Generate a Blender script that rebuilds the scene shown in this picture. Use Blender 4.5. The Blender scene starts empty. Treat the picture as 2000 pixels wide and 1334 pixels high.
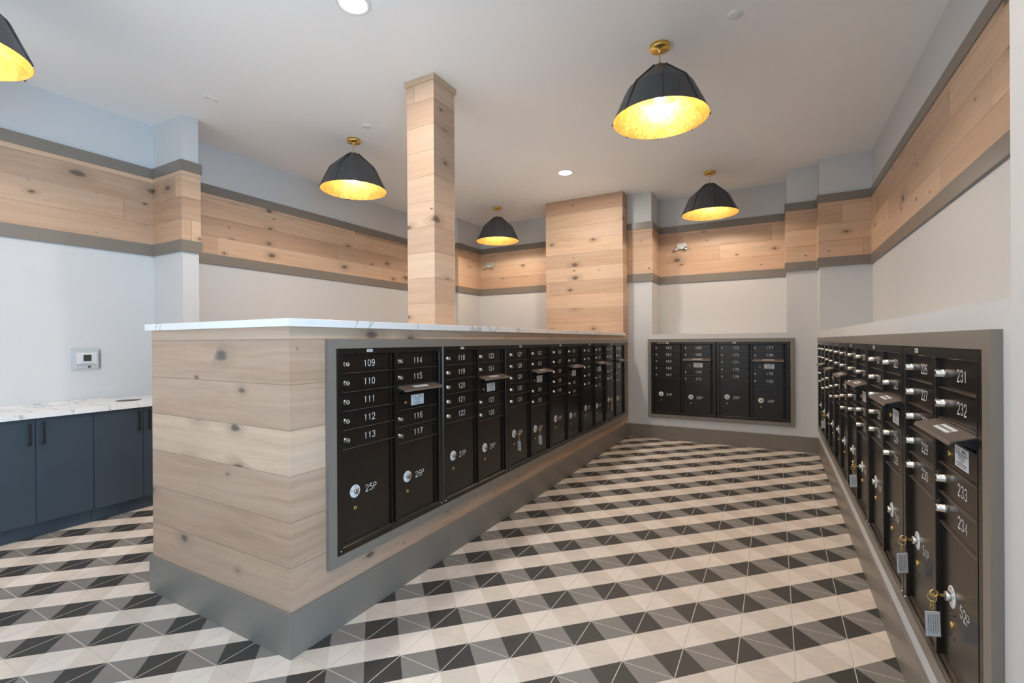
import bpy, bmesh, math, random
from mathutils import Vector, Matrix
random.seed(7)
SC = bpy.context.scene
COL = SC.collection
PI = math.pi

# ------------------------------------------------------------------ camera
F, YAW, PITCH, ROLL, EYE = 922.3, .5077, -.0003, -.0064, 1.30
fw = Vector((-math.sin(YAW)*math.cos(PITCH), math.cos(YAW)*math.cos(PITCH), math.sin(PITCH)))
r0 = Vector((math.cos(YAW), math.sin(YAW), 0)); u0 = r0.cross(fw)
rt = r0*math.cos(ROLL) + u0*math.sin(ROLL); up = u0*math.cos(ROLL) - r0*math.sin(ROLL)
cd = bpy.data.cameras.new('camera'); cam = bpy.data.objects.new('camera', cd); COL.objects.link(cam)
cd.sensor_width = 36; cd.lens = F/2000*36; cd.clip_start = .05
M = Matrix((rt, up, -fw)).transposed().to_4x4(); M.translation = (0, 0, EYE)
cam.matrix_world = M; SC.camera = cam

# ------------------------------------------------------------------ world, daylight, exposure
w = bpy.data.worlds.new('world'); SC.world = w; w.use_nodes = True
bg = w.node_tree.nodes['Background']; bg.inputs[0].default_value = (.80, .90, 1, 1); bg.inputs[1].default_value = .7
SC.view_settings.view_transform = 'Standard'; SC.view_settings.look = 'None'
SC.view_settings.gamma = 1; SC.view_settings.exposure = 0.25
SC.view_settings.use_curve_mapping = False

def area(name, loc, size, direction, power, col, spread=PI):
    l = bpy.data.lights.new(name, 'AREA'); l.shape = 'RECTANGLE'; l.size, l.size_y = size
    l.energy = power; l.color = col; l.spread = spread
    o = bpy.data.objects.new(name, l); COL.objects.link(o); o.location = loc
    o.rotation_euler = Vector(direction).to_track_quat('-Z', 'Z').to_euler()
    return o
# daylight entering through the two window openings behind the camera
area('daylight_entry', (2.75, -.6, 1.5), (2.5, 2.4), (-1, .15, .5), 180, (.42, .70, 1.0))
area('daylight_front', (-2.6, -2.35, 1.6), (3.9, 2.5), (.25, 1, .9), 30, (1.0, .97, .94), 2.2)  # unseen window; aimed up, spread narrowed to brighten ceiling and upper walls
area('daylight_side', (-5.25, -1.2, 1.5), (1.75, 2.4), (1, 0, .1), 30, (.36, .66, 1.0))

# ------------------------------------------------------------------ node materials
class N:
    def __init__(s, name):
        s.m = bpy.data.materials.new(name); s.m.use_nodes = True; s.t = s.m.node_tree
        s.b = s.t.nodes['Principled BSDF']
    def add(s, kind, **kw):
        n = s.t.nodes.new(kind)
        for k, v in kw.items(): setattr(n, k, v)
        return n
    def put(s, sock, v):
        if isinstance(v, bpy.types.NodeSocket): s.t.links.new(v, sock)
        else: sock.default_value = v
    def math(s, op, a, b=0.0, c=None):
        n = s.add('ShaderNodeMath', operation=op); s.put(n.inputs[0], a); s.put(n.inputs[1], b)
        if c is not None: s.put(n.inputs[2], c)
        return n.outputs[0]
    def mix(s, f, a, b, blend='MIX'):
        n = s.add('ShaderNodeMix', data_type='RGBA', blend_type=blend)
        s.put(n.inputs[0], f); s.put(n.inputs[6], a); s.put(n.inputs[7], b); return n.outputs[2]
    def vec(s, x, y, z):
        n = s.add('ShaderNodeCombineXYZ'); s.put(n.inputs[0], x); s.put(n.inputs[1], y); s.put(n.inputs[2], z); return n.outputs[0]
    def noise(s, v, scale=1, detail=3, rough=.5, dist=0):
        n = s.add('ShaderNodeTexNoise'); s.put(n.inputs['Vector'], v); n.inputs['Scale'].default_value = scale
        n.inputs['Detail'].default_value = detail; n.inputs['Roughness'].default_value = rough
        n.inputs['Distortion'].default_value = dist; return n.outputs[0]
    def white(s, v):
        n = s.add('ShaderNodeTexWhiteNoise', noise_dimensions='3D'); s.put(n.inputs[0], v); return n.outputs['Value']
    def ramp(s, f, *st):
        n = s.add('ShaderNodeValToRGB'); s.put(n.inputs[0], f); e = n.color_ramp.elements
        while len(e) < len(st): e.new(.5)
        for q, (p, c) in zip(e, st): q.position = p; q.color = c if len(c) == 4 else (*c, 1)
        return n.outputs[0]
    def step(s, x, lo, hi):
        n = s.add('ShaderNodeMapRange', interpolation_type='SMOOTHSTEP'); s.put(n.inputs[0], x)
        s.put(n.inputs[1], lo); s.put(n.inputs[2], hi); return n.outputs[0]
    def bump(s, h, strength=.2, dist=.002):
        n = s.add('ShaderNodeBump'); n.inputs['Strength'].default_value = strength; n.inputs['Distance'].default_value = dist
        s.put(n.inputs['Height'], h); s.put(s.b.inputs['Normal'], n.outputs[0])
    def world(s):
        g = s.add('ShaderNodeNewGeometry'); x = s.add('ShaderNodeSeparateXYZ'); s.t.links.new(g.outputs['Position'], x.inputs[0])
        return x.outputs[0], x.outputs[1], x.outputs[2]

def C4(c): return (*c, 1)
def plain(name, col, rough=.5, metal=0.0, spec=.5, noise=0.0, nscale=60, coat=0, emit=None, es=0):
    n = N(name); n.b.inputs['Roughness'].default_value = rough; n.b.inputs['Metallic'].default_value = metal
    n.b.inputs['Specular IOR Level'].default_value = spec; n.b.inputs['Coat Weight'].default_value = coat
    if noise:
        tc = n.add('ShaderNodeTexCoord'); f = n.noise(tc.outputs['Object'], nscale, 2)
        a = tuple(max(0, q*(1-noise)) for q in col); b = tuple(min(1, q*(1+noise)) for q in col)
        n.put(n.b.inputs['Base Color'], n.mix(f, C4(a), C4(b)))
        n.bump(f, .08, .001)
    else: n.b.inputs['Base Color'].default_value = C4(col)
    if emit: n.b.inputs['Emission Color'].default_value = C4(emit); n.b.inputs['Emission Strength'].default_value = es
    return n.m

def wood_mat(name, z0, ph=.19, seed=0.0, light=(.66, .46, .315), dark=(.54, .36, .235), length=2.3):
    n = N(name); x, y, z = n.world()
    u = n.math('ADD', x, y); v = n.math('DIVIDE', n.math('SUBTRACT', z, z0), ph)
    row = n.math('FLOOR', v); fv = n.math('FRACT', v)
    ro = n.white(n.vec(row, seed, 3.1))
    ul = n.math('ADD', n.math('DIVIDE', u, length), n.math('MULTIPLY', ro, 7.3))
    seg = n.math('FLOOR', ul); fu = n.math('FRACT', ul)
    r1 = n.white(n.vec(row, seg, seed+1.7)); r2 = n.white(n.vec(seg, row, seed+9.2))
    off = n.math('MULTIPLY', r1, 37.0)
    base = n.vec(n.math('ADD', u, off), n.math('ADD', z, off), r2)
    warp = n.noise(n.vec(n.math('MULTIPLY', n.math('ADD', u, off), 1.3), n.math('MULTIPLY', z, 5), r1), 1.6, 2)
    zz = n.math('ADD', n.math('MULTIPLY', z, 1.0), n.math('MULTIPLY', warp, .07))
    g1 = n.noise(n.vec(n.math('MULTIPLY', n.math('ADD', u, off), 1.4), n.math('MULTIPLY', zz, 26), r2), 1.0, 4, .62, .25)
    g2 = n.noise(n.vec(n.math('MULTIPLY', n.math('ADD', u, off), 7), n.math('MULTIPLY', zz, 190), r1), 1.0, 2, .6)
    g3 = n.noise(n.vec(n.math('MULTIPLY', n.math('ADD', u, off), .8), n.math('MULTIPLY', z, 4), r2), 1.2, 2)
    c = n.mix(n.step(g1, .25, .80), C4(light), C4(dark))
    c = n.mix(n.math('MULTIPLY', n.step(g2, .5, .75), .16), c, C4(tuple(q*.62 for q in dark)))
    c = n.mix(n.math('MULTIPLY', n.step(g3, .35, .7), .35), c, (.60, .47, .36, 1))
    tone = n.mix(r2, (.80, .75, .73, 1), (1.14, 1.14, 1.14, 1))
    c = n.mix(1.0, c, tone, 'MULTIPLY')
    # knots
    vo = n.add('ShaderNodeTexVoronoi', feature='F1'); vo.voronoi_dimensions = '2D'
    kv = n.vec(n.math('MULTIPLY', n.math('ADD', u, n.math('MULTIPLY', warp, .05)), 2.6), n.math('ADD', n.math('MULTIPLY', z, 4.6), off), 0.0)
    n.put(vo.inputs['Vector'], kv); vo.inputs['Scale'].default_value = 1.0
    kr = n.add('ShaderNodeSeparateColor'); n.put(kr.inputs[0], vo.outputs['Color'])
    size = n.math('MULTIPLY', n.math('POWER', kr.outputs[1], 2.2), .15)
    d = n.math('ADD', vo.outputs['Distance'], n.math('MULTIPLY', n.math('SUBTRACT', g1, .5), .20))
    core = n.math('SUBTRACT', 1.0, n.step(d, n.math('MULTIPLY', size, .35), n.math('ADD', size, .020)))
    halo = n.math('SUBTRACT', 1.0, n.step(d, size, n.math('ADD', n.math('MULTIPLY', size, 3.2), .02)))
    on = n.math('GREATER_THAN', kr.outputs[0], .48)
    c = n.mix(n.math('MULTIPLY', n.math('MULTIPLY', halo, on), .38), c, (.30, .20, .13, 1))
    c = n.mix(n.math('MULTIPLY', n.math('MULTIPLY', core, on), .85), c, (.10, .075, .06, 1))
    # board joints
    e = n.math('MINIMUM', fv, n.math('SUBTRACT', 1.0, fv)); eu = n.math('MULTIPLY', n.math('MINIMUM', fu, n.math('SUBTRACT', 1.0, fu)), length/ph)
    j = n.math('SUBTRACT', 1.0, n.step(n.math('MINIMUM', e, eu), .003, .011))
    c = n.mix(n.math('MULTIPLY', j, .6), c, (.16, .11, .07, 1))
    n.put(n.b.inputs['Base Color'], c); n.b.inputs['Roughness'].default_value = .48; n.b.inputs['Specular IOR Level'].default_value = .35
    n.bump(n.math('SUBTRACT', n.math('MULTIPLY', g2, .25), j), .5, .0015)
    return n.m

def wall_mat(name, col, bump=.12):
    n = N(name); x, y, z = n.world(); p = n.vec(x, y, z)
    f = n.noise(p, 1.1, 2); g = n.noise(p, 160, 2)
    n.put(n.b.inputs['Base Color'], n.mix(f, C4(tuple(q*.97 for q in col)), C4(tuple(min(1, q*1.03) for q in col))))
    n.b.inputs['Roughness'].default_value = .62; n.b.inputs['Specular IOR Level'].default_value = .3
    n.bump(g, bump, .0012); return n.m

def floor_mat():
    n = N('cement_tile'); x, y, z = n.world()
    X = n.math('DIVIDE', n.math('ADD', x, 1.568), .2040); Y = n.math('DIVIDE', n.math('SUBTRACT', y, 1.4825), .2015)
    P = n.math('FLOOR', n.math('ADD', X, Y)); Q = n.math('FLOOR', n.math('SUBTRACT', Y, X))
    p2 = n.math('FLOORED_MODULO', P, 2.0); q2 = n.math('FLOORED_MODULO', Q, 2.0)
    h = n.white(n.vec(P, Q, 0.0))
    darkrow = n.mix(p2, (.052, .049, .045, 1), (.240, .226, .206, 1))
    lightrow = n.mix(p2, (.70, .62, .53, 1), (.80, .72, .63, 1))
    c = n.mix(q2, darkrow, lightrow)
    g = n.noise(n.vec(x, y, h), 9, 4, .6, .6)
    c = n.mix(1.0, c, n.mix(g, (.82, .82, .83, 1), (1.14, 1.13, 1.12, 1)), 'MULTIPLY')
    fx = n.math('FRACT', n.math('ADD', X, .5)); fy = n.math('FRACT', n.math('ADD', Y, .5))
    gx = n.math('ABSOLUTE', n.math('SUBTRACT', fx, .5)); gy = n.math('ABSOLUTE', n.math('SUBTRACT', fy, .5))
    j = n.math('SUBTRACT', 1.0, n.step(n.math('MINIMUM', gx, gy), .0065, .0105))
    c = n.mix(j, c, (.60, .54, .47, 1))
    n.put(n.b.inputs['Base Color'], c); n.b.inputs['Specular IOR Level'].default_value = .4
    n.put(n.b.inputs['Roughness'], n.math('MULTIPLY_ADD', g, .2, .36))
    n.bump(n.math('MULTIPLY', j, -1.0), .3, .001); return n.m

def quartz_mat():
    n = N('veined_quartz'); x, y, z = n.world(); p = n.vec(n.math('ADD', x, 13.7), n.math('ADD', y, 4.1), z)
    a = n.noise(p, 1.1, 4, .55, 1.4); b = n.noise(p, 2.6, 4, .6, 1.0)
    v1 = n.math('SUBTRACT', 1.0, n.step(n.math('ABSOLUTE', n.math('SUBTRACT', a, .5)), .0, .016))
    v2 = n.math('SUBTRACT', 1.0, n.step(n.math('ABSOLUTE', n.math('SUBTRACT', b, .60)), .0, .007))
    c = n.mix(n.math('MULTIPLY', v1, .6), (.83, .82, .80, 1), (.36, .35, .34, 1))
    c = n.mix(n.math('MULTIPLY', v2, .35), c, (.50, .44, .38, 1))
    n.put(n.b.inputs['Base Color'], c); n.b.inputs['Roughness'].default_value = .18; return n.m

def gold_leaf():
    n = N('gold_leaf'); tc = n.add('ShaderNodeTexCoord'); o = tc.outputs['Object']
    a = n.noise(o, 14, 5, .7, 1.2); b = n.noise(o, 60, 3)
    n.put(n.b.inputs['Base Color'], n.mix(n.step(a, .3, .7), (.52, .26, .045, 1), (.66, .38, .11, 1)))
    n.b.inputs['Metallic'].default_value = .85; n.put(n.b.inputs['Roughness'], n.math('MULTIPLY_ADD', b, .35, .22))
    n.bump(a, .35, .004); return n.m

def glass_mat():
    n = N('clear_plastic'); t = n.add('ShaderNodeBsdfTransparent'); g = n.add('ShaderNodeBsdfGlossy'); g.inputs['Roughness'].default_value = .08
    t.inputs[0].default_value = (.985, .99, .995, 1); f = n.add('ShaderNodeLayerWeight'); f.inputs[0].default_value = .5
    m = n.add('ShaderNodeMixShader'); n.put(m.inputs[0], n.math('MULTIPLY_ADD', n.math('POWER', f.outputs[1], 4.0), .2, .03)); n.t.links.new(t.outputs[0], m.inputs[1]); n.t.links.new(g.outputs[0], m.inputs[2])
    n.t.links.new(m.outputs[0], n.t.nodes['Material Output'].inputs[0]); return n.m

MT = dict(
    wall=wall_mat('painted_wall', (.62, .63, .635)), ceil=wall_mat('painted_ceiling', (.86, .87, .88), .05),
    trim=plain('taupe_paint', (.215, .188, .158), .34, noise=.03, nscale=3),
    wood_island=wood_mat('oak_planks_island', 1.3145-1.9, seed=1.0, light=(.62, .45, .32), dark=(.48, .33, .225), length=7.3),
    wood_block=wood_mat('oak_planks_block', 3.085-3.8, seed=5.0, length=11.0), wood_band=wood_mat('oak_planks_band', 2.755-1.9, seed=8.0),
    wood_pillar=wood_mat('oak_planks_pillar', 2.727-1.9, seed=12.0, light=(.64, .465, .335), dark=(.54, .38, .265), length=9.0),
    oak=plain('oak_edge', (.55, .40, .27), .5, noise=.1, nscale=40),
    floor=floor_mat(), quartz=quartz_mat(),
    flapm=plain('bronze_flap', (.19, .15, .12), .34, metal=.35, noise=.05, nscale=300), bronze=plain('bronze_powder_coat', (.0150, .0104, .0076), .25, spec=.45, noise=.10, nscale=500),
    edge=plain('worn_bronze_edge', (.15, .12, .095), .28, metal=.5),
    black=plain('dark_gap', (.008, .008, .009), .6), hole=plain('screw_dark', (.012, .011, .01), .4, metal=.3),
    chrome=plain('nickel', (.72, .70, .66), .22, metal=1.0), brass=plain('brass', (.80, .56, .20), .28, metal=1.0),
    white=plain('white_plastic', (.80, .80, .79), .4), offwhite=plain('beige_plastic', (.56, .54, .50), .5), paper=plain('white_label', (.78, .78, .78), .6),
    digit=plain('engraved_digit', (.78, .78, .78), .5), ink=plain('label_ink', (.06, .06, .07), .6),
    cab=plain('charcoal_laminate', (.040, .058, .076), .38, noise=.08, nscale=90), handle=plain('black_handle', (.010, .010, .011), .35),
    shade=plain('black_steel_shade', (.055, .057, .062), .42, noise=.08, nscale=30), gold=gold_leaf(),
    goldp=plain('brushed_gold', (.85, .56, .16), .32, metal=1.0),
    glass=glass_mat(), lcd=plain('lcd_screen', (.035, .055, .045), .15),
    bulb=plain('lit_bulb', (1, 1, 1), .5, emit=(1, .86, .66), es=30), disc=plain('lit_diffuser', (1, 1, 1), .5, emit=(1, .95, .88), es=9),
    led=plain('green_led', (.1, .8, .2), .4, emit=(.15, 1, .3), es=4), frame=plain('dark_window_frame', (.03, .03, .033), .4),
    pavement=plain('pavement', (.35, .35, .34), .8, noise=.1, nscale=3),
)
MLIST = {}

# ------------------------------------------------------------------ mesh helpers
class MB:
    def __init__(s): s.bm = bmesh.new(); s.mats = []
    def mi(s, m):
        if m not in s.mats: s.mats.append(m)
        return s.mats.index(m)
    def faces(s, fs, m, smooth=False):
        i = s.mi(m)
        for f in fs: f.material_index = i; f.smooth = smooth
    def box(s, a, b, m, bev=0.0, rot=None):
        lo = Vector(map(min, a, b)); hi = Vector(map(max, a, b))
        r = bmesh.ops.create_cube(s.bm, size=1); vs = r['verts']
        for v in vs: v.co = Vector(((v.co.x+.5)*(hi.x-lo.x)+lo.x, (v.co.y+.5)*(hi.y-lo.y)+lo.y, (v.co.z+.5)*(hi.z-lo.z)+lo.z))
        fs = list({f for v in vs for f in v.link_faces})
        s.faces(fs, m)
        if bev:
            es = list({e for v in vs for e in v.link_edges})
            q = bmesh.ops.bevel(s.bm, geom=es, offset=bev, segments=2, affect='EDGES', profile=.6)
            s.faces(q['faces'], m); vs = list({v for f in fs+q['faces'] if f.is_valid for v in f.verts})
        if rot is not None:
            for v in vs: v.co = rot @ v.co
        return s
    def lathe(s, prof, m, seg=24, mat=None, smooth=True):
        """prof: (radius, z) pairs about local Z; mat: Matrix; m: material or one per span"""
        mat = mat or Matrix(); rings = []
        for r, z in prof:
            if r < 1e-6: rings.append([s.bm.verts.new(mat @ Vector((0, 0, z)))])
            else: rings.append([s.bm.verts.new(mat @ Vector((r*math.cos(2*PI*k/seg), r*math.sin(2*PI*k/seg), z))) for k in range(seg)])
        for i in range(len(rings)-1):
            A, B = rings[i], rings[i+1]; mm = m[i] if isinstance(m, (list, tuple)) else m; fs = []
            for k in range(seg):
                k2 = (k+1) % seg
                vs = [A[0], B[k], B[k2]] if len(A) == 1 else ([A[k], B[0], A[k2]] if len(B) == 1 else [A[k], B[k], B[k2], A[k2]])
                if len(set(vs)) > 2: fs.append(s.bm.faces.new(vs))
            s.faces(fs, mm, smooth)
        return s
    def tube(s, pts, r, m, seg=8, closed=False):
        pts = [Vector(p) for p in pts]; n = len(pts); rings = []
        for i, p in enumerate(pts):
            t = (pts[(i+1) % n]-pts[i-1]) if closed else (pts[min(i+1, n-1)]-pts[max(i-1, 0)])
            t.normalize(); a = t.orthogonal().normalized() if i == 0 else (a - t*a.dot(t)).normalized(); b = t.cross(a)
            rings.append([s.bm.verts.new(p+(a*math.cos(2*PI*k/seg)+b*math.sin(2*PI*k/seg))*r) for k in range(seg)])
        fs = []
        for i in range(n if closed else n-1):
            A, B = rings[i], rings[(i+1) % n]
            for k in range(seg): fs.append(s.bm.faces.new([A[k], A[(k+1) % seg], B[(k+1) % seg], B[k]]))
        if not closed: fs += [s.bm.faces.new(rings[0][::-1]), s.bm.faces.new(rings[-1])]
        s.faces(fs, m, True); return s
    def ring(s, x0, z0, x1, z1, prof, m):
        """mitred rectangular frame in local XZ; prof = (inset, y) swept around the rectangle (closed profile)"""
        L = []
        for ins, y in prof:
            L.append([s.bm.verts.new(c) for c in ((x0+ins, y, z0+ins), (x1-ins, y, z0+ins), (x1-ins, y, z1-ins), (x0+ins, y, z1-ins))])
        fs = []; n = len(L)
        for i in range(n):
            A, B = L[i], L[(i+1) % n]
            for k in range(4): fs.append(s.bm.faces.new([A[k], A[(k+1) % 4], B[(k+1) % 4], B[k]]))
        s.faces(fs, m); return s
    def poly(s, pts, depth, m):
        """extrude polygon (list of 3D points) by vector depth"""
        a = [s.bm.verts.new(p) for p in pts]; d = Vector(depth); b = [s.bm.verts.new(Vector(p)+d) for p in pts]; n = len(a)
        fs = [s.bm.faces.new(a), s.bm.faces.new(b[::-1])] + [s.bm.faces.new([a[i], b[i], b[(i+1) % n], a[(i+1) % n]]) for i in range(n)]
        s.faces(fs, m); return s
    def mesh(s, name):
        bmesh.ops.recalc_face_normals(s.bm, faces=s.bm.faces)
        me = bpy.data.meshes.new(name); s.bm.to_mesh(me); s.bm.free()
        for m in s.mats: me.materials.append(m)
        return me
    def obj(s, name, parent=None, kind=None): return link(name, s.mesh(name), parent, kind)

def link(name, me, parent=None, kind=None, loc=None):
    o = bpy.data.objects.new(name, me); COL.objects.link(o)
    if parent: o.parent = parent
    if kind: o['kind'] = kind
    if loc is not None: o.location = loc
    return o
def thing(name, label, cat, loc=(0, 0, 0), rz=0.0, group=None):
    o = bpy.data.objects.new(name, None); COL.objects.link(o); o.empty_display_size = .05
    o.location = loc; o.rotation_euler = (0, 0, rz); o['label'] = label; o['category'] = cat
    if group: o['group'] = group
    return o
def tag(o, label, cat, group=None):
    o['label'] = label; o['category'] = cat
    if group: o['group'] = group
    return o

# ------------------------------------------------------------------ main dimensions (metres)
ZC = 3.28
XL, XLC = -4.945, -4.457            # left wall, face of its pilasters
YB, YBL = 6.86, 6.396               # back wall (upper), its thick lower part
XR, XRU = .437, .905                # right wall lower face, upper recessed face
YF = -2.2                           # front wall behind the camera
IX0, IX1, IY0 = -2.875, -1.75, 1.255  # island cladding
ITOP = 1.367
ZB = (2.095, 2.195, 2.795, 2.884)   # wood band: lower board, wood, upper board
UW, UH, UZ = .786, .956, .322       # mailbox unit pitch, height, bottom

# ------------------------------------------------------------------ floor, ceiling, walls
MB().box((-5.3, YF-.2, -.12), (2.9, 7.1, 0), MT['floor']).obj('floor', kind='structure')
MB().box((-5.3, YF-.2, ZC), (2.9, 7.1, ZC+.12), MT['ceil']).obj('ceiling', kind='structure')
W_ = MT['wall']
MB().box((-5.2, -.25, 0), (XL, 7.0, ZC), W_).box((-5.2, YF, 0), (XL, -.25, .25), W_).box((-5.2, YF, 2.75), (XL, -.25, ZC), W_).box((-5.2, YF, .25), (XL, -2.1, 2.75), W_).box((XL, 2.18, 0), (XLC, 2.312, ZC), W_).box((XL, 6.205, 0), (-4.435, YB, ZC), W_).obj('wall_left', kind='structure')
b = MB().box((-5.2, YB, 0), (1.2, 7.0, ZC), W_)
hx0, hx1, hz0, hz1 = -1.436, .158, .324, 1.284
b.box((IX1, YBL, 0), (XR, YB, hz0), W_).box((IX1, YBL, hz1), (XR, YB, 1.381), W_)
b.box((IX1, YBL, hz0), (hx0, YB, hz1), W_).box((hx1, YBL, hz0), (XR, YB, hz1), W_)
b.box((IX1, YBL, 1.381), (-1.425, YB, ZC), W_).box((.128, YBL, 1.381), (XR, YB, ZC), W_)
b.box((XR, 6.19, 1.386), (XRU, YB, ZC), W_)
b.obj('wall_back', kind='structure')
b = MB(); ry0, ry1 = 1.464, 6.202; YE = .95
b.box((XR, YE, 0), (XRU, ry0, 1.386), W_).box((XR, ry1, 0), (XRU, YB, 1.386), W_)
b.box((XR, ry0, 0), (XRU, ry1, UZ-.004), W_).box((XR, ry0, UZ+UH+.004), (XRU, ry1, 1.386), W_)
b.box((XR, YE, 1.386), (XRU, 1.385, ZC), W_).box((XRU, YE, 0), (1.2, YB, ZC), W_)
b.obj('wall_right', kind='structure')
# entrance part behind the camera, with the daylight windows
b = MB().box((2.6, YF, 0), (2.72, YE, .25), W_).box((2.6, YF, 2.75), (2.72, YE, ZC), W_).box((2.6, YF, .25), (2.72, -1.85, 2.75), W_).box((2.6, .65, .25), (2.72, YE, 2.75), W_)
b.box((1.2, YE, 0), (2.72, YE+.12, ZC), W_).obj('wall_entry', kind='structure')
b = MB().box((-5.2, YF-.12, 0), (2.72, YF, .3), W_).box((-5.2, YF-.12, 2.85), (2.72, YF, ZC), W_).box((-5.2, YF-.12, .3), (-4.85, YF, 2.85), W_).box((-.6, YF-.12, .3), (2.72, YF, 2.85), W_)
b.obj('wall_front', kind='structure')
def win(name, a, b_, axis, n):
    m = MB(); t = .03
    for z in (a[2], b_[2]-2*t): m.box((a[0], a[1], z), (b_[0], b_[1], z+2*t), MT['frame'])
    for k in range(n+1):
        f = k/n
        if axis == 0: p = a[0]+(b_[0]-a[0]-2*t)*f; m.box((p, a[1], a[2]), (p+2*t, b_[1], b_[2]), MT['frame'])
        else: p = a[1]+(b_[1]-a[1]-2*t)*f; m.box((a[0], p, a[2]), (b_[0], p+2*t, b_[2]), MT['frame'])
    m.obj(name, kind='structure')
win('window_1', (-4.85, YF-.09, .3), (-.6, YF-.03, 2.85), 0, 3)
win('window_3', (-5.11, -2.1, .25), (-5.05, -.25, 2.75), 1, 2)
win('window_2', (2.63, -1.85, .25), (2.69, .65, 2.75), 1, 2)

# wood bands: taupe boards (trim) and plank panels running round the walls
def band(pts, name, nums):
    """pts: footprint polyline of the wall face, room on the left-hand side of travel"""
    def strip(m, z0, z1, th, mat):
        P = [Vector((p[0], p[1])) for p in pts]; out = []
        for i, p in enumerate(P):
            ds = []
            if i > 0: ds.append((P[i]-P[i-1]).normalized())
            if i < len(P)-1: ds.append((P[i+1]-P[i]).normalized())
            ns = [Vector((-d.y, d.x)) for d in ds]
            o = p + sum(ns, Vector((0, 0)))*th if len(ns) == 2 and abs(ns[0].dot(ns[1])) < .5 else p + ns[0]*th
            out.append(o)
        for i in range(len(P)-1):
            q = [P[i], P[i+1], out[i+1], out[i]]
            m.poly([(v.x, v.y, z0) for v in q], (0, 0, z1-z0), mat)
    a = MB(); strip(a, ZB[1]+.0005, ZB[2]-.0005, .012, MT['wood_band']); pan = a
    t1 = MB(); strip(t1, ZB[2], ZB[3], .020, MT['trim']); t0 = MB(); strip(t0, ZB[0], ZB[1], .020, MT['trim'])
    t1.obj('trim_%d' % nums, kind='structure'); t0.obj('trim_%d' % (nums+1), kind='structure')
    pan.obj('trim_%d' % {'left': 5, 'back': 6}[name], kind='structure')
band([(-2.867, YB), (-4.435, YB), (-4.435, 6.205), (XL, 6.205), (XL, 2.312), (XLC, 2.312), (XLC, 2.18), (XL, 2.18), (XL, -.24)], 'left', 1)
band([(XRU, 1.386), (XRU, 6.19), (XR, 6.19), (XR, YBL), (.128, YBL), (.128, YB), (-1.425, YB), (-1.425, YBL), (IX1+.002, YBL)], 'back', 3)
# baseboards
T = MT['trim']
MB().box((IX1+.014, YBL-.012, 0), (XR-.013, YBL, .178), T, .001).obj('baseboard_back', kind='structure')
MB().box((XR-.012, YE, 0), (XR, YBL-.013, .178), T, .001).obj('baseboard_right', kind='structure')
MB().box((XL, 2.325, 0), (XL+.012, 6.19, .178), T, .001).obj('baseboard_left', kind='structure')
# surround boards of the wall-mounted mailboxes
FP = lambda w_, out: [(0, 0), (0, -out), (w_, -out), (w_, 0)]
t = MB().ring(-1.479, .286, .200, 1.319, FP(.043, .020), T).obj('trim_7', kind='structure'); t.location = (0, YBL, 0)
t = MB().ring(-6.250, .286, -1.426, 1.320, FP(.046, .022), T).obj('trim_8', kind='structure')
t.location = (XR, 0, 0); t.rotation_euler = (0, 0, -PI/2)

# ------------------------------------------------------------------ island
isl = thing('mailbox_island', 'long oak plank clad island with taupe base in the middle of the floor', 'island', (IX0, IY0, 0))
L = Vector((-IX0, -IY0, 0))
def sh(p): return Vector(p)+L
fy0, fy1 = 1.472, 6.206; fz0, fz1 = UZ-.004, UZ+UH+.004; wd = MT['wood_island']
b = MB(); d_ = .35; YI = YBL
b.box(sh((IX0, IY0, 0)), sh((IX1, fy0, ITOP)), wd).box(sh((IX0, fy1, 0)), sh((IX1, YI-.001, ITOP)), wd)
b.box(sh((IX0, fy0, 0)), sh((IX1-d_, fy1, ITOP)), wd)
b.box(sh((IX1-d_, fy0, 0)), sh((IX1, fy1, fz0)), wd).box(sh((IX1-d_, fy0, fz1)), sh((IX1, fy1, ITOP)), wd)
b.obj('plank_cladding', isl)
b = MB().box(sh((IX0-.013, IY0-.013, 0)), sh((IX1+.013, IY0, .185)), T, .0015).box(sh((IX1, IY0, 0)), sh((IX1+.013, YI-.001, .185)), T, .0015).box(sh((IX0-.013, IY0, 0)), sh((IX0, YI-.001, .185)), T, .0015)
b.obj('baseboard', isl)
b = MB().ring(1.431, .284, 6.312, 1.316, FP(.044, .022), T)
o = b.obj('mailbox_surround', isl); o.location = sh((IX1, 0, 0)); o.rotation_euler = (0, 0, PI/2)
b = MB().box((IX0-.02, IY0-.025, ITOP), (-1.722, 6.172, ITOP+.034), MT['quartz'], .003)
tag(b.obj('countertop'), 'white veined quartz countertop lying on the oak island', 'countertop')
b = MB().box((-2.867, 6.174, ITOP+.0), (IX1, YBL, ZC), MT['wood_block']).box((-2.867, YBL, ITOP), (IX1, YB, ZC), MT['wood_block'])
tag(b.obj('oak_chimney_block'), 'wide oak plank clad block rising to the ceiling at the far end of the island', 'wall block')
pl = thing('oak_pillar', 'slender square oak clad pillar standing on the island countertop', 'pillar', (-2.447, 2.768, ITOP+.034))
b = MB().box((0, 0, 0), (.258, .258, ZC-.042-ITOP-.034), MT['wood_pillar'], .001); b.obj('shaft', pl)
b = MB().box((-.012, -.012, ZC-.042-ITOP-.034), (.270, .270, ZC-ITOP-.034), MT['oak'], .001); b.obj('cap_moulding', pl)

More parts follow.
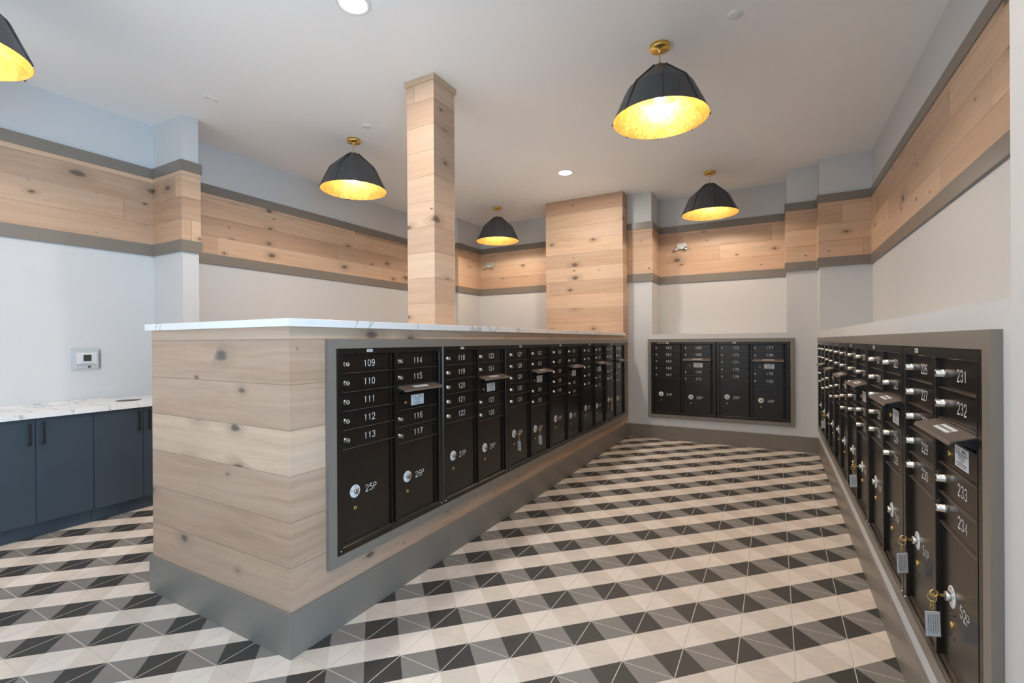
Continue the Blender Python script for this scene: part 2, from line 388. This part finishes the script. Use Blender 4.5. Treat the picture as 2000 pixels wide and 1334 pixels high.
# ------------------------------------------------------------------ stroke lettering
GL = {
 '0': [[(.5,1),(.2,.95),(.04,.75),(0,.5),(.04,.25),(.2,.05),(.5,0),(.8,.05),(.96,.25),(1,.5),(.96,.75),(.8,.95),(.5,1)]],
 '1': [[(.22,.82),(.55,1),(.55,0)]],
 '2': [[(.03,.75),(.1,.93),(.35,1),(.65,1),(.93,.9),(.97,.7),(.85,.5),(.1,.12),(0,0),(1,0)]],
 '3': [[(.03,.82),(.2,.97),(.5,1),(.85,.93),(.95,.75),(.82,.58),(.45,.53)],[(.45,.53),(.85,.47),(1,.27),(.88,.07),(.5,0),(.15,.04),(0,.2)]],
 '4': [[(.78,0),(.78,1),(0,.3),(1,.3)]],
 '5': [[(.92,1),(.12,1),(.06,.56),(.3,.65),(.65,.64),(.95,.5),(1,.3),(.88,.08),(.5,0),(.15,.04),(0,.18)]],
 '6': [[(.9,.88),(.68,1),(.4,.98),(.12,.8),(.02,.5),(.04,.2),(.25,.02),(.6,0),(.92,.1),(1,.3),(.9,.5),(.6,.58),(.25,.52),(.05,.36)]],
 '7': [[(0,1),(1,1),(.35,0)]],
 '8': [[(.5,.54),(.15,.62),(.05,.78),(.18,.95),(.5,1),(.82,.95),(.95,.78),(.85,.62),(.5,.54),(.12,.45),(0,.25),(.12,.06),(.5,0),(.88,.06),(1,.25),(.88,.45),(.5,.54)]],
 '9': [[(.1,.12),(.32,0),(.6,.02),(.88,.2),(.98,.5),(.96,.8),(.75,.98),(.4,1),(.08,.9),(0,.7),(.1,.5),(.4,.42),(.75,.48),(.95,.64)]],
 'P': [[(0,0),(0,1),(.65,1),(.95,.88),(.95,.62),(.65,.5),(0,.5)]],
 'U': [[(0,1),(0,.25),(.2,.03),(.5,0),(.8,.03),(1,.25),(1,1)]], 'S': [[(.95,.85),(.7,1),(.3,1),(.03,.8),(.2,.57),(.8,.43),(1,.2),(.7,0),(.3,0),(.03,.15)]],
 'M': [[(0,0),(0,1),(.5,.35),(1,1),(1,0)]], 'A': [[(0,0),(.5,1),(1,0)],[(.2,.35),(.8,.35)]], 'I': [[(.5,0),(.5,1)]], 'L': [[(0,1),(0,0),(.9,0)]],
 '.': [[(.4,0),(.55,0)]], ' ': [], 'O': [[(.5,1),(.1,.9),(0,.5),(.1,.1),(.5,0),(.9,.1),(1,.5),(.9,.9),(.5,1)]],
 'E': [[(1,1),(0,1),(0,0),(1,0)],[(0,.52),(.8,.52)]], 'N': [[(0,0),(0,1),(1,0),(1,1)]],
}
def write(m, text, cx, cz, h, cw, pitch, thick, mat, y=0.0, arc=None, hgt=.0004):
    """stroke text centred at (cx,cz) in local XZ, facing -Y; arc=(ccx,ccz,R) bends it round a centre"""
    n = len(text); x0 = cx-(n-1)*pitch/2-cw/2
    def tr(px, pz):
        if not arc: return (px, pz)
        a = (px-cx)/arc[2]; r = arc[2]+(pz-cz)
        return (arc[0]+r*math.sin(a), arc[1]+r*math.cos(a))
    fs = []
    for i, ch in enumerate(text):
        for line in GL[ch]:
            P = [Vector(tr(x0+i*pitch+a*cw, cz+(b_-.5)*h)) for a, b_ in line]
            n_ = len(P); A = []; B = []
            for k in range(n_):
                t = (P[min(k+1, n_-1)]-P[max(k-1, 0)]); t.normalize(); q = Vector((-t.y, t.x))*thick/2
                if 0 < k < n_-1:
                    t1 = (P[k]-P[k-1]).normalized(); q = q/max(.45, abs(t.dot(t1)))
                p = P[k]
                if k == 0: p = p-t*thick*.4
                if k == n_-1: p = p+t*thick*.4
                A.append(m.bm.verts.new((p.x+q.x, y-hgt, p.y+q.y))); B.append(m.bm.verts.new((p.x-q.x, y-hgt, p.y-q.y)))
            for k in range(n_-1): fs.append(m.bm.faces.new([A[k], A[k+1], B[k+1], B[k]]))
    m.faces(fs, mat); return m

# ------------------------------------------------------------------ mailbox units (local: X right, Z up, front faces -Y)
ROW = .08845; ZT = .9225; XA, XB, DW = .0425, .4045, .311; YD = .008
BZ = MT['bronze']
def R90(): return Matrix.Rotation(PI/2, 4, 'X')   # lathe axis +Z -> -Y (outward)
def m_frame():
    m = MB(); m.ring(.0012, .0012, UW-.0012, UH-.0012, [(0, .02), (0, -.004), (.005, -.009), (.031, -.009), (.0335, -.006), (.0335, .02)], BZ)
    m.box((.034, -.004, .034), (XA-.0012, .02, UH-.034), BZ).box((XB+DW+.029, -.004, .034), (UW-.034, .02, UH-.034), BZ)
    m.box((XA+DW+.027, -.008, .034), (XB-.0015, .02, UH-.034), BZ, .002)
    for x in (XA, XB):
        m.box((x+DW+.0025, -.003, .036), (x+DW+.009, .02, ZT), BZ, .0008)      # hinge bar
    m.box((.002, .02, .002), (UW-.002, .024, UH-.002), MT['black'])
    m.box((.006, .024, .006), (UW-.006, .29, UH-.006), BZ)
    for x, rows in ((XA, (1, 2, 3, 4, 5)), (XB, (1, 2, 3.5, 4.5, 5.5))):
        for r_ in rows: m.box((x+.002, -.0005, ZT-r_*ROW-.0014), (x+DW+.0255, .018, ZT-r_*ROW+.0014), MT['edge'])
        m.box((x, -.0005, ZT), (x+DW+.026, .018, ZT+.003), MT['edge'])
        m.box((x, -.0005, .0335), (x+DW+.026, .018, .0372), MT['edge'])
    for x in (.022, UW-.022): m.lathe([(.0, .0125), (.003, .012), (.004, .008)], MT['chrome'], 10, Matrix.Translation((x, 0, .022)) @ R90())
    return m.mesh('frame')
def m_door(h):
    m = MB(); m.box((0, YD, -h+.0022), (DW, YD+.011, -.0022), BZ, .0012); return m.mesh('door')
def m_lock():
    m = MB(); T_ = Matrix.Translation((.023, YD, -.0465)) @ R90()
    m.lathe([(.0125, 0), (.0125, .003), (.0108, .0035), (.0108, .019), (.0098, .0205), (.0078, .0205), (.0072, .0192), (.0, .0192)],
            [MT['chrome']]*5+[MT['hole'], MT['chrome']], 20, T_)
    m.box((.0222, YD-.0196, -.0515), (.0238, YD-.0190, -.0415), MT['hole']); return m.mesh('lock')
def m_plock():
    m = MB(); T_ = Matrix.Translation((0, YD, 0)) @ R90()
    m.lathe([(.0305, 0), (.0305, .0012), (.0298, .0018), (.0, .0018)], MT['paper'], 36, T_)
    m.lathe([(.0135, .0018), (.0135, .013), (.0120, .0150), (.0095, .0150), (.0088, .0140), (.0, .0140)], [MT['chrome']]*3+[MT['hole'], MT['chrome']], 24, T_)
    m.box((-.001, YD-.0146, -.006), (.001, YD-.0139, .006), MT['hole'])
    write(m, 'OPEN', 0, .0222, .0075, .0052, .0085, .0012, MT['ink'], YD-.0018, (0, 0, .0222))
    for s in (-1, 1):
        a = [math.radians(s*q) for q in (62, 72, 82)]
        for a0, a1 in zip(a, a[1:]):
            q = [((.0195+k)*math.sin(t), (.0195+k)*math.cos(t)) for t, k in ((a0, 0), (a0, .0055), (a1, .0055), (a1, 0))]
            f = m.bm.faces.new([m.bm.verts.new((p[0], YD-.0022, p[1])) for p in q]); m.faces([f], MT['ink'])
    return m.mesh('parcel_lock')
def m_cam():
    m = MB(); m.lathe([(.0085, 0), (.0085, .003), (.0072, .0042), (.0035, .0042), (.003, .003), (0, .003)], [MT['brass']]*4+[MT['hole']], 18, Matrix.Translation((0, YD, 0)) @ R90())
    m.box((-.0008, YD-.0044, -.004), (.0008, YD-.0041, .004), MT['hole']); return m.mesh('cam_lock')
def m_screw():
    m = MB(); m.lathe([(.0036, 0), (.0034, .0012), (.0018, .0018), (0, .0014)], MT['hole'], 10, Matrix.Translation((0, YD, 0)) @ R90()); return m.mesh('screw')
def m_panel():
    h = 1.5*ROW; m = MB(); m.box((0, YD, -h+.0022), (DW, YD+.011, -.040), BZ, .0012).box((0, YD+.006, -.0395), (DW, YD+.011, -.0022), MT['black']); return m.mesh('mail_panel')
def m_usmail():
    m = MB(); m.box((.117, YD-.0006, -.117), (.223, YD, -.060), MT['paper'], .0002)
    y = YD-.0007
    write(m, 'U.S. MAIL', .170, -.0690, .0095, .0066, .0094, .0016, MT['ink'], y)
    for k, wd_ in enumerate((.088, .052, .060, .030, .080, .070)):
        z = -.0790-k*.0062; xx = .170-wd_/2
        while xx < .170+wd_/2:
            s = random.uniform(.003, .008); m.box((xx, y-.0003, z-.0011), (min(xx+s, .170+wd_/2), y, z+.0011), MT['ink']); xx += s+.0016
    return m.mesh('us_mail_label')
def m_flap():
    m = MB(); t_ = .0022; x0, x1 = -.004, DW+.012
    def prof(x, y, z): return (x, y, z)
    P = [(0.006, 0.0), (-.052, -.018), (-.0565, -.0235), (-.0575, -.0215), (-.053, -.0150), (0.006, .003)]
    P = [(.006, 0), (-.050, -.0165), (-.0545, -.0245), (-.0570, -.0240), (-.0530, -.0140), (.006, .0030)]
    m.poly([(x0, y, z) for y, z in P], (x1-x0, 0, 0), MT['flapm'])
    for x in (x0+.001, x1-.003): m.poly([(x, .006, 0), (x, -.044, -.0150), (x, -.030, -.022), (x, .006, -.036)], (.002, 0, 0), MT['black'])
    m.box((x0+.004, -.008, -.040), (x1-.004, .006, -.038), BZ)
    return m.mesh('mail_flap')
def m_flaplabel():
    m = MB(); ang = math.atan2(.0170, .059); R_ = Matrix.Translation((0, .006, .0033)) @ Matrix.Rotation(ang, 4, 'X')
    m.box((.105, -.044, 0), (.222, -.018, .0006), MT['paper'], 0, R_)
    for k in range(16): m.box((.110+k*.0068, -.034, .0006), (.1148+k*.0068, -.028, .0008), MT['edge'], 0, R_)
    return m.mesh('flap_label')
def m_sticker():
    m = MB(); m.box((.185, -.0098, UH-.0245), (.222, -.009, UH-.0105), MT['paper'])
    for k in range(9): m.box((.189+k*.0033, -.0100, UH-.0215), (.1905+k*.0033, -.0098, UH-.0135), MT['ink'])
    return m.mesh('barcode_sticker')
def m_maker():
    m = MB()
    for k in range(13):
        if k not in (4, 8): m.box((.078+k*.0075, -.0097, UH-.021), (.0835+k*.0075, -.009, UH-.013), MT['brass'])
    return m.mesh('gold_lettering')
ME = dict(frame=m_frame(), d1=m_door(ROW), pA=m_door(5*ROW-.0015), pB=m_door(4.5*ROW-.0015), lock=m_lock(), plock=m_plock(), cam=m_cam(), screw=m_screw(),
          panel=m_panel(), us=m_usmail(), flap=m_flap(), flapl=m_flaplabel(), stick=m_sticker(), maker=m_maker())
def num(text, cx, cz):
    return write(MB(), text, cx, cz, .0305, .0172, .0262, .0029, MT['digit'], YD).mesh('number')

def unit(loc, rz, first, pk, label, group, sx=1.0, maker=False):
    r_ = thing('mailbox_unit', label, 'mailbox unit', loc, rz, group); r_.scale = (sx, 1, 1)
    link('frame', ME['frame'], r_); n = first
    def tenant(x, row):
        nonlocal n
        d = link('tenant_door', ME['d1'], r_, loc=(x, 0, ZT-row*ROW)); link('lock', ME['lock'], d)
        link('number', num(str(n), .174, -.0455), d); n += 1
    def parcel(x, row, me, p, lx, lz):
        d = link('parcel_door', me, r_, loc=(x, 0, ZT-row*ROW)); top = ZT-row*ROW
        link('parcel_lock', ME['plock'], d, loc=(lx, 0, lz-top)); link('cam_lock', ME['cam'], d, loc=(lx, 0, lz-top-.079))
        link('number', num('%dP' % p, lx+.102, lz-top-.005), d)
        for a in (-.0165, .0165):
            for c in (-.046, -.112): link('screw', ME['screw'], d, loc=(lx+a, 0, lz-top+c+(.0))) if True else None
    for k in range(5): tenant(XA, k)
    for k in (0, 1): tenant(XB, k)
    p = link('outgoing_mail_panel', ME['panel'], r_, loc=(XB, 0, ZT-2*ROW)); link('us_mail_label', ME['us'], p)
    link('cam_lock', ME['cam'], p, loc=(.072, 0, -.095))
    for a, c in ((.035, -.075), (.035, -.113), (.106, -.068), (.106, -.106), (.288, -.085), (.305, -.052), (.305, -.080), (.305, -.108)): link('screw', ME['screw'], p, loc=(a, 0, c))
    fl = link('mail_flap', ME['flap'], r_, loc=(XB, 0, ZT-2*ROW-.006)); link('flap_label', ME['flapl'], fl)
    for k in (3.5, 4.5): tenant(XB, k)
    parcel(XA, 5, ME['pA'], pk, .078, .591-UZ); parcel(XB, 5.5, ME['pB'], pk+1, .083, .568-UZ)
    link('barcode_sticker', ME['stick'], r_)
    if maker: link('gold_lettering', ME['maker'], r_)
    return r_
for k in range(6):
    a = 109+9*k
    unit((IX1+.006, 1.480+k*UW, UZ), PI/2, a, 25+2*k, 'dark bronze mailbox unit in the oak island with doors %d to %d' % (a, a+8), 'mailbox units in the oak island')
for k in range(2):
    a = 163+9*k
    unit((-1.434+k*.7945, YBL-.008, .326), 0, a, 37+2*k, 'dark bronze mailbox unit in the far wall with doors %d to %d' % (a, a+8), 'mailbox units in the far wall', 1.0105, k == 0)
for k in range(6):
    a = 181+9*k
    unit((XR-.010, 6.190-k*UW, UZ), -PI/2, a, 41+2*k, 'dark bronze mailbox unit in the right wall with doors %d to %d' % (a, a+8), 'mailbox units in the right wall')

# keys left in parcel locks, each with a clear tag (local: -Y outward from lock face, tag hangs down)
def key(loc, rz, tagrot, label, drop=.0):
    k = thing('parcel_key', label, 'key', loc, rz, 'keys hanging in parcel locks')
    m = MB().box((-.001, -.016, -.004), (.001, 0, .004), MT['brass'], .0003)
    m.lathe([(.0055, -.001), (.0115, -.001), (.0115, .001), (.0055, .001), (.0055, -.001)], MT['brass'], 20, Matrix.Translation((0, -.024, 0)) @ Matrix.Rotation(PI/2, 4, 'Y'))
    m.obj('key_blade', k)
    m = MB(); c = Vector((0, -.029, -.0125))
    m.tube([(c.x+.011*math.cos(t_)*math.sin(.6), c.y+.011*math.cos(t_)*math.cos(.6), c.z+.011*math.sin(t_)) for t_ in [2*PI*q/18 for q in range(18)]], .0013, MT['brass'], 6, True)
    for q in range(2):
        zc = -.0295-q*.011; an = q*PI/2+.4
        m.tube([(.0048*math.cos(t_)*math.cos(an), -.029+.0048*math.cos(t_)*math.sin(an), zc+.0075*math.sin(t_)) for t_ in [2*PI*j/14 for j in range(14)]], .0011, MT['brass'], 6, True)
    m.obj('split_ring', k)
    e = MB().ring(-.0225, -.086, .0225, 0, [(0, -.0012), (.0008, -.0022), (.0044, -.0022), (.0044, .0022), (.0008, .0022), (0, .0012)], MT['glass'])
    t_ = e.obj('clear_tag', k); t_.location = (0, -.029, -.043); t_.rotation_euler = (0, .04, tagrot)
    e = MB(); e.box((-.0180, -.0012, -.081), (.0180, .0012, -.010), MT['paper'])
    for q in range(5):
        z = -.018
        while z > -.068:
            s = random.uniform(.003, .008)
            for yy in (-.0014, .0012): e.box((-.0125+q*.0058, yy, max(z-s, -.070)), (-.0112+q*.0058, yy+.0002, z), MT['ink'])
            z -= s+.0016
    e.obj('paper_insert', t_)
    return k
def lockpos(side, k, col):
    u = (XA+.078) if col == 0 else (XB+.083); z = .591 if col == 0 else .568
    if side == 'i': return (IX1+.006+.0065, 1.480+k*UW+u, z), PI/2
    return (XR-.010-.0065, 6.190-k*UW-u, z), -PI/2
for side, k, col, tr, lab in (('i', 2, 0, 1.10, 'brass key with clear tag hanging in island parcel lock 29P'), ('i', 2, 1, 1.2, 'brass key with clear tag hanging in island parcel lock 30P'),
                          ('i', 5, 0, .2, 'brass key with clear tag hanging in far island parcel lock 35P'), ('r', 1, 0, -1.2, 'brass key with clear tag hanging in far right wall parcel lock 43P'),
                          ('r', 3, 1, -1.2, 'brass key with clear tag hanging in right wall parcel lock 48P'), ('r', 5, 0, -1.05, 'brass key with clear tag hanging in right wall parcel lock 51P'),
                          ('r', 5, 1, -1.25, 'brass key with large clear tag hanging in nearest parcel lock 52P')):
    p, rz = lockpos(side, k, col); key(p, rz, tr, lab)

# ------------------------------------------------------------------ cabinets on the left wall
CX, CT = -4.33, .806
def cabinet(y0, y1, label):
    c = thing('base_cabinet', label, 'cabinet', (XL+.002, y0, 0), 0, 'base cabinets along the left wall')
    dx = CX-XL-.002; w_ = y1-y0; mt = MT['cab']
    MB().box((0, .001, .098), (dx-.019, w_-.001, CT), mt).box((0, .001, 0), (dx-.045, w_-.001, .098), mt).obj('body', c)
    for s in (0, 1):
        a = s*w_/2+.0015; b_ = (s+1)*w_/2-.0015
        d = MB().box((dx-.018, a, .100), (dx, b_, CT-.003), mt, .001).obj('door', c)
        hy = w_/2+(-.034 if s == 0 else .034)
        m = MB()
        m.box((dx+.022, hy-.006, .628), (dx+.030, hy+.006, .778), MT['handle'], .0012)
        for z in (.632, .766): m.box((dx, hy-.005, z), (dx+.023, hy+.005, z+.008), MT['handle'], .0008)
        m.obj('handle', d)
    return c
cabinet(1.520, 2.137, 'charcoal base cabinet half hidden behind the island corner')
cabinet(.904, 1.519, 'charcoal base cabinet at the left edge of the photo, bathed in blue daylight')
cabinet(.288, .903, 'charcoal base cabinet nearest the front windows, outside the photo')
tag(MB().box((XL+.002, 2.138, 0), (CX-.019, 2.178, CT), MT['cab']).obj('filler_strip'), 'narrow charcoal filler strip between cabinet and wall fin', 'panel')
qt = thing('cabinet_worktop', 'white veined quartz worktop on the charcoal cabinets', 'countertop', (XL+.001, .280, CT+.0005))
X1, Y1, TH = .637, 1.898, .0325
b = MB(); ax0, ax1, ay0, ay1 = .20, .47, 1.47, 1.66   # rectangle around the round waste hole
Q_ = MT['quartz']
b.box((0, 0, 0), (X1, ay0, TH), Q_).box((0, ay1, 0), (X1, Y1, TH), Q_).box((0, ay0, 0), (ax0, ay1, TH), Q_).box((ax1, ay0, 0), (X1, ay1, TH), Q_)
cxh, cyh, hr = (ax0+ax1)/2, (ay0+ay1)/2, .085; sg = 32; fs = []
def rectpt(a):
    c_, s_ = math.cos(a), math.sin(a); hx, hy = (ax1-ax0)/2, (ay1-ay0)/2
    k = min(hx/abs(c_) if abs(c_) > 1e-6 else 9, hy/abs(s_) if abs(s_) > 1e-6 else 9); return (cxh+c_*k, cyh+s_*k)
rr = [[b.bm.verts.new((*p, z)) for p in [rectpt(2*PI*i/sg) for i in range(sg)]] for z in (TH, 0)]
cc = [[b.bm.verts.new((cxh+hr*math.cos(2*PI*i/sg), cyh+hr*math.sin(2*PI*i/sg), z)) for i in range(sg)] for z in (TH, 0)]
for i in range(sg):
    j = (i+1) % sg; fs += [b.bm.faces.new([rr[0][i], rr[0][j], cc[0][j], cc[0][i]]), b.bm.faces.new([rr[1][i], cc[1][i], cc[1][j], rr[1][j]]), b.bm.faces.new([cc[0][i], cc[0][j], cc[1][j], cc[1][i]])]
b.faces(fs, Q_); b.faces(fs[2::3], T)  # hole wall coloured taupe, not quartz, to stand in for shade inside
b.obj('slab', qt)
MB().box((.0, .3, TH), (.012, 1.52, TH+.006), Q_, .001).obj('rear_ledge', qt)

# thermostat with clear guard
th = thing('thermostat', 'white wall thermostat with dark screen inside a clear plastic guard', 'thermostat', (XL, 1.688, 1.178))
MB().box((0, -.066, -.042), (.022, .066, .052), MT['white'], .004).box((.022, -.040, -.030), (.030, .042, .042), MT['white'], .003).obj('body', th)
MB().box((.0301, -.026, -.018), (.0306, .026, .034), MT['lcd']).obj('screen', th)
m = MB(); gx = .055
g_ = MT['glass']
for a_, b__ in (((-.098, -.100), (.098, -.079)), ((-.098, .073), (.098, .092)), ((-.098, -.079), (-.083, .073)), ((.083, -.079), (.098, .073))):
    m.box((.0006, a_[0], a_[1]), (.0031, b__[0], b__[1]), g_, .0006)
m.box((.0025, -.082, -.078), (gx, -.0795, .072), g_).box((.0025, .0795, -.078), (gx, .082, .072), g_).box((.0025, -.0795, .0695), (gx, .0795, .072), g_).box((.0025, -.0795, -.078), (gx, .0795, -.0755), g_)
m.box((gx, -.082, -.078), (gx+.0025, .082, .072), g_); m.obj('clear_guard', th)
MB().lathe([(.0095, 0), (.0095, .006), (.006, .008), (0, .006)], [MT['hole'], MT['hole'], MT['brass']], 16, Matrix.Translation((gx+.0025, .002, -.062)) @ Matrix.Rotation(PI/2, 4, 'Y')).obj('guard_lock', th)

# ------------------------------------------------------------------ pendants
def m_shade():
    m = MB(); r_ = [(.050, .352), (.055, .345), (.212, .205), (.222, .190), (.311, 0)]
    m.lathe(r_, MT['shade'], 64)
    inn = [(.3085, .0), (.219, .189), (.209, .202), (.052, .342), (.0, .342)]
    m.lathe([(.311, 0)]+inn[:1], MT['goldp'], 64); m.lathe(inn, MT['gold'], 64); m.lathe([(.050, .352), (.0, .352)], MT['shade'], 64)
    return m.mesh('shade')
def m_rib():
    m = MB(); m.tube([(.052, 0, .354), (.216, 0, .206), (.2265, 0, .190), (.3155, 0, -.004)], .0052, MT['shade'], 8); return m.mesh('seam_rib')
def m_canopy():
    m = MB().lathe([(.0, 0), (.066, 0), (.066, -.024), (.063, -.027), (.012, -.027), (.010, -.045), (.006, -.052), (0, -.052)], MT['goldp'], 40); return m.mesh('canopy')
def m_chain(h):
    m = MB(); n = max(3, int(h/.024)); st = h/n
    for i in range(n):
        a = (i % 2)*PI/2; zc = -i*st-st/2
        m.tube([(.0075*math.cos(t_)*math.cos(a), .0075*math.cos(t_)*math.sin(a), zc+(st*.66)*math.sin(t_)) for t_ in [2*PI*j/14 for j in range(14)]], .0016, MT['goldp'], 6, True)
    m.tube([(.004, .003, 0), (.007, -.002, -h*.4), (.003, .004, -h*.8), (0, 0, -h)], .0015, MT['paper'], 6)
    return m.mesh('chain')
def m_ring():
    m = MB().tube([(.013*math.cos(t_), 0, .013*math.sin(t_)) for t_ in [2*PI*j/18 for j in range(18)]], .0022, MT['chrome'], 8, True); return m.mesh('top_loop')
def m_sock():
    m = MB().lathe([(0, .342), (.022, .342), (.022, .215), (.018, .205), (0, .205)], MT['goldp'], 20)
    m.lathe([(.023, .325), (.086, .296), (.087, .293), (.023, .321)], MT['goldp'], 40); return m.mesh('socket')
def m_bulb():
    m = MB().lathe([(.014, .205), (.017, .190), (.030, .165), (.034, .140), (.028, .112), (.014, .098), (0, .094)], MT['bulb'], 24); return m.mesh('bulb')
PM = dict(shade=m_shade(), rib=m_rib(), canopy=m_canopy(), ring=m_ring(), sock=m_sock(), bulb=m_bulb())
ZR = 2.783
cl = ZC-.052-(ZR+.352+.024); PM['chain'] = m_chain(cl)
def pendant(x, y, label):
    p = thing('pendant_lamp', label, 'pendant lamp', (x, y, ZR), 0, 'black and gold pendant lamps')
    s = link('shade', PM['shade'], p)
    for k in range(8):
        q = link('seam_rib', PM['rib'], s); q.rotation_euler = (0, 0, k*PI/4+math.radians(14))
    link('canopy', PM['canopy'], p, loc=(0, 0, ZC-ZR)); link('chain', PM['chain'], p, loc=(0, 0, ZC-ZR-.052))
    link('top_loop', PM['ring'], p, loc=(0, 0, .352+.011)); link('socket', PM['sock'], p); link('bulb', PM['bulb'], p)
    l = bpy.data.lights.new('bulb_light', 'POINT'); l.energy = 22; l.color = (1, .915, .81); l.shadow_soft_size = .035
    o = bpy.data.objects.new('bulb_light', l); COL.objects.link(o); o.location = (x, y, ZR+.075)
pendant(-.665, 3.262, 'black and gold pendant lamp nearest the right wall, largest in view')
pendant(-3.585, 3.288, 'black and gold pendant lamp hanging left of the oak pillar')
pendant(-3.575, 6.010, 'black and gold pendant lamp hanging right of the oak pillar, smallest in view')
pendant(-.660, 6.000, 'black and gold pendant lamp over the far wall mailboxes')
pendant(-.665, .640, 'black and gold pendant lamp directly above the camera, outside the photo')
pendant(-3.600, .690, 'black and gold pendant lamp cut off by the left edge of the photo')

# ------------------------------------------------------------------ ceiling and wall fittings
def m_down(): return MB().lathe([(.098, 0), (.098, -.004), (.090, -.009), (.080, -.006), (.076, -.004)], MT['white'], 40).mesh('trim_ring')
def m_diff(): return MB().lathe([(.076, -.004), (.040, -.010), (0, -.012)], MT['disc'], 40).mesh('diffuser')
DM = (m_down(), m_diff())
for x, y, lab in ((-2.140, 1.965, 'bright round recessed downlight at the top edge of the photo'), (-2.140, 5.161, 'bright round recessed downlight above the far end of the island')):
    d = thing('downlight', lab, 'ceiling light', (x, y, ZC), 0, 'recessed downlights'); link('trim_ring', DM[0], d); link('diffuser', DM[1], d)
    l = bpy.data.lights.new('downlight_beam', 'AREA'); l.shape = 'DISK'; l.size = .15; l.energy = 21; l.color = (1, .93, .84)
    o = bpy.data.objects.new('downlight_beam', l); COL.objects.link(o); o.location = (x, y, ZC-.02)
cov = MB().lathe([(.0, -.0075), (.036, -.0075), (.041, -.005), (.0415, 0)], MT['white'], 32).mesh('ceiling_cover')
for x, y, lab in ((-.200, 3.175, 'round white ceiling cover disc nearest the right wall'), (-3.253, 3.136, 'round white ceiling cover disc beside the lamp left of the pillar'),
                  (-.210, 5.808, 'round white ceiling cover disc beside the lamp over the far wall mailboxes'), (-3.238, 5.862, 'round white ceiling cover disc between pillar and oak block')):
    tag(link('ceiling_cover', cov, loc=(x, y, ZC)), lab, 'ceiling cover', 'round ceiling covers')
cp = thing('ceiling_plate', 'small white rectangular ceiling plate with two screws', 'ceiling plate', (-3.968, 2.156, ZC), math.radians(-8))
MB().box((-.019, -.062, -.006), (.019, .062, 0), MT['white'], .001).obj('plate', cp)
for y in (-.036, .036): MB().lathe([(.007, -.006), (.0065, -.009), (0, -.0085)], MT['chrome'], 14, Matrix.Translation((0, y, 0))).obj('screw', cp)
def emerg(x, lab):
    e = thing('emergency_light', lab, 'emergency light', (x, YB-.012, 2.592), 0, 'emergency lights on the wood band')
    MB().poly([(-.078, 0, -.034), (.078, 0, -.034), (.062, 0, .042), (-.062, 0, .042)], (0, -.045, 0), MT['offwhite']).obj('housing', e)
    for s in (-1, 1):
        MB().lathe([(.0, -.004), (.014, 0), (.024, .020), (.024, .028), (.021, .029), (.017, .020), (0, .012)], [MT['white']]*4+[MT['chrome']]*2, 24, Matrix.Translation((s*.062, -.052, -.018)) @ Matrix.Rotation(PI/2+.5, 4, 'X')).obj('lamp_head', e)
    MB().lathe([(.004, 0), (.004, .004), (0, .006)], MT['led'], 12, Matrix.Translation((0, -.045, -.026)) @ R90()).obj('indicator', e)
emerg(-1.108, 'white twin-head emergency light on the wood band above the far mailboxes')
emerg(-4.215, 'white twin-head emergency light on the wood band in the far left corner')
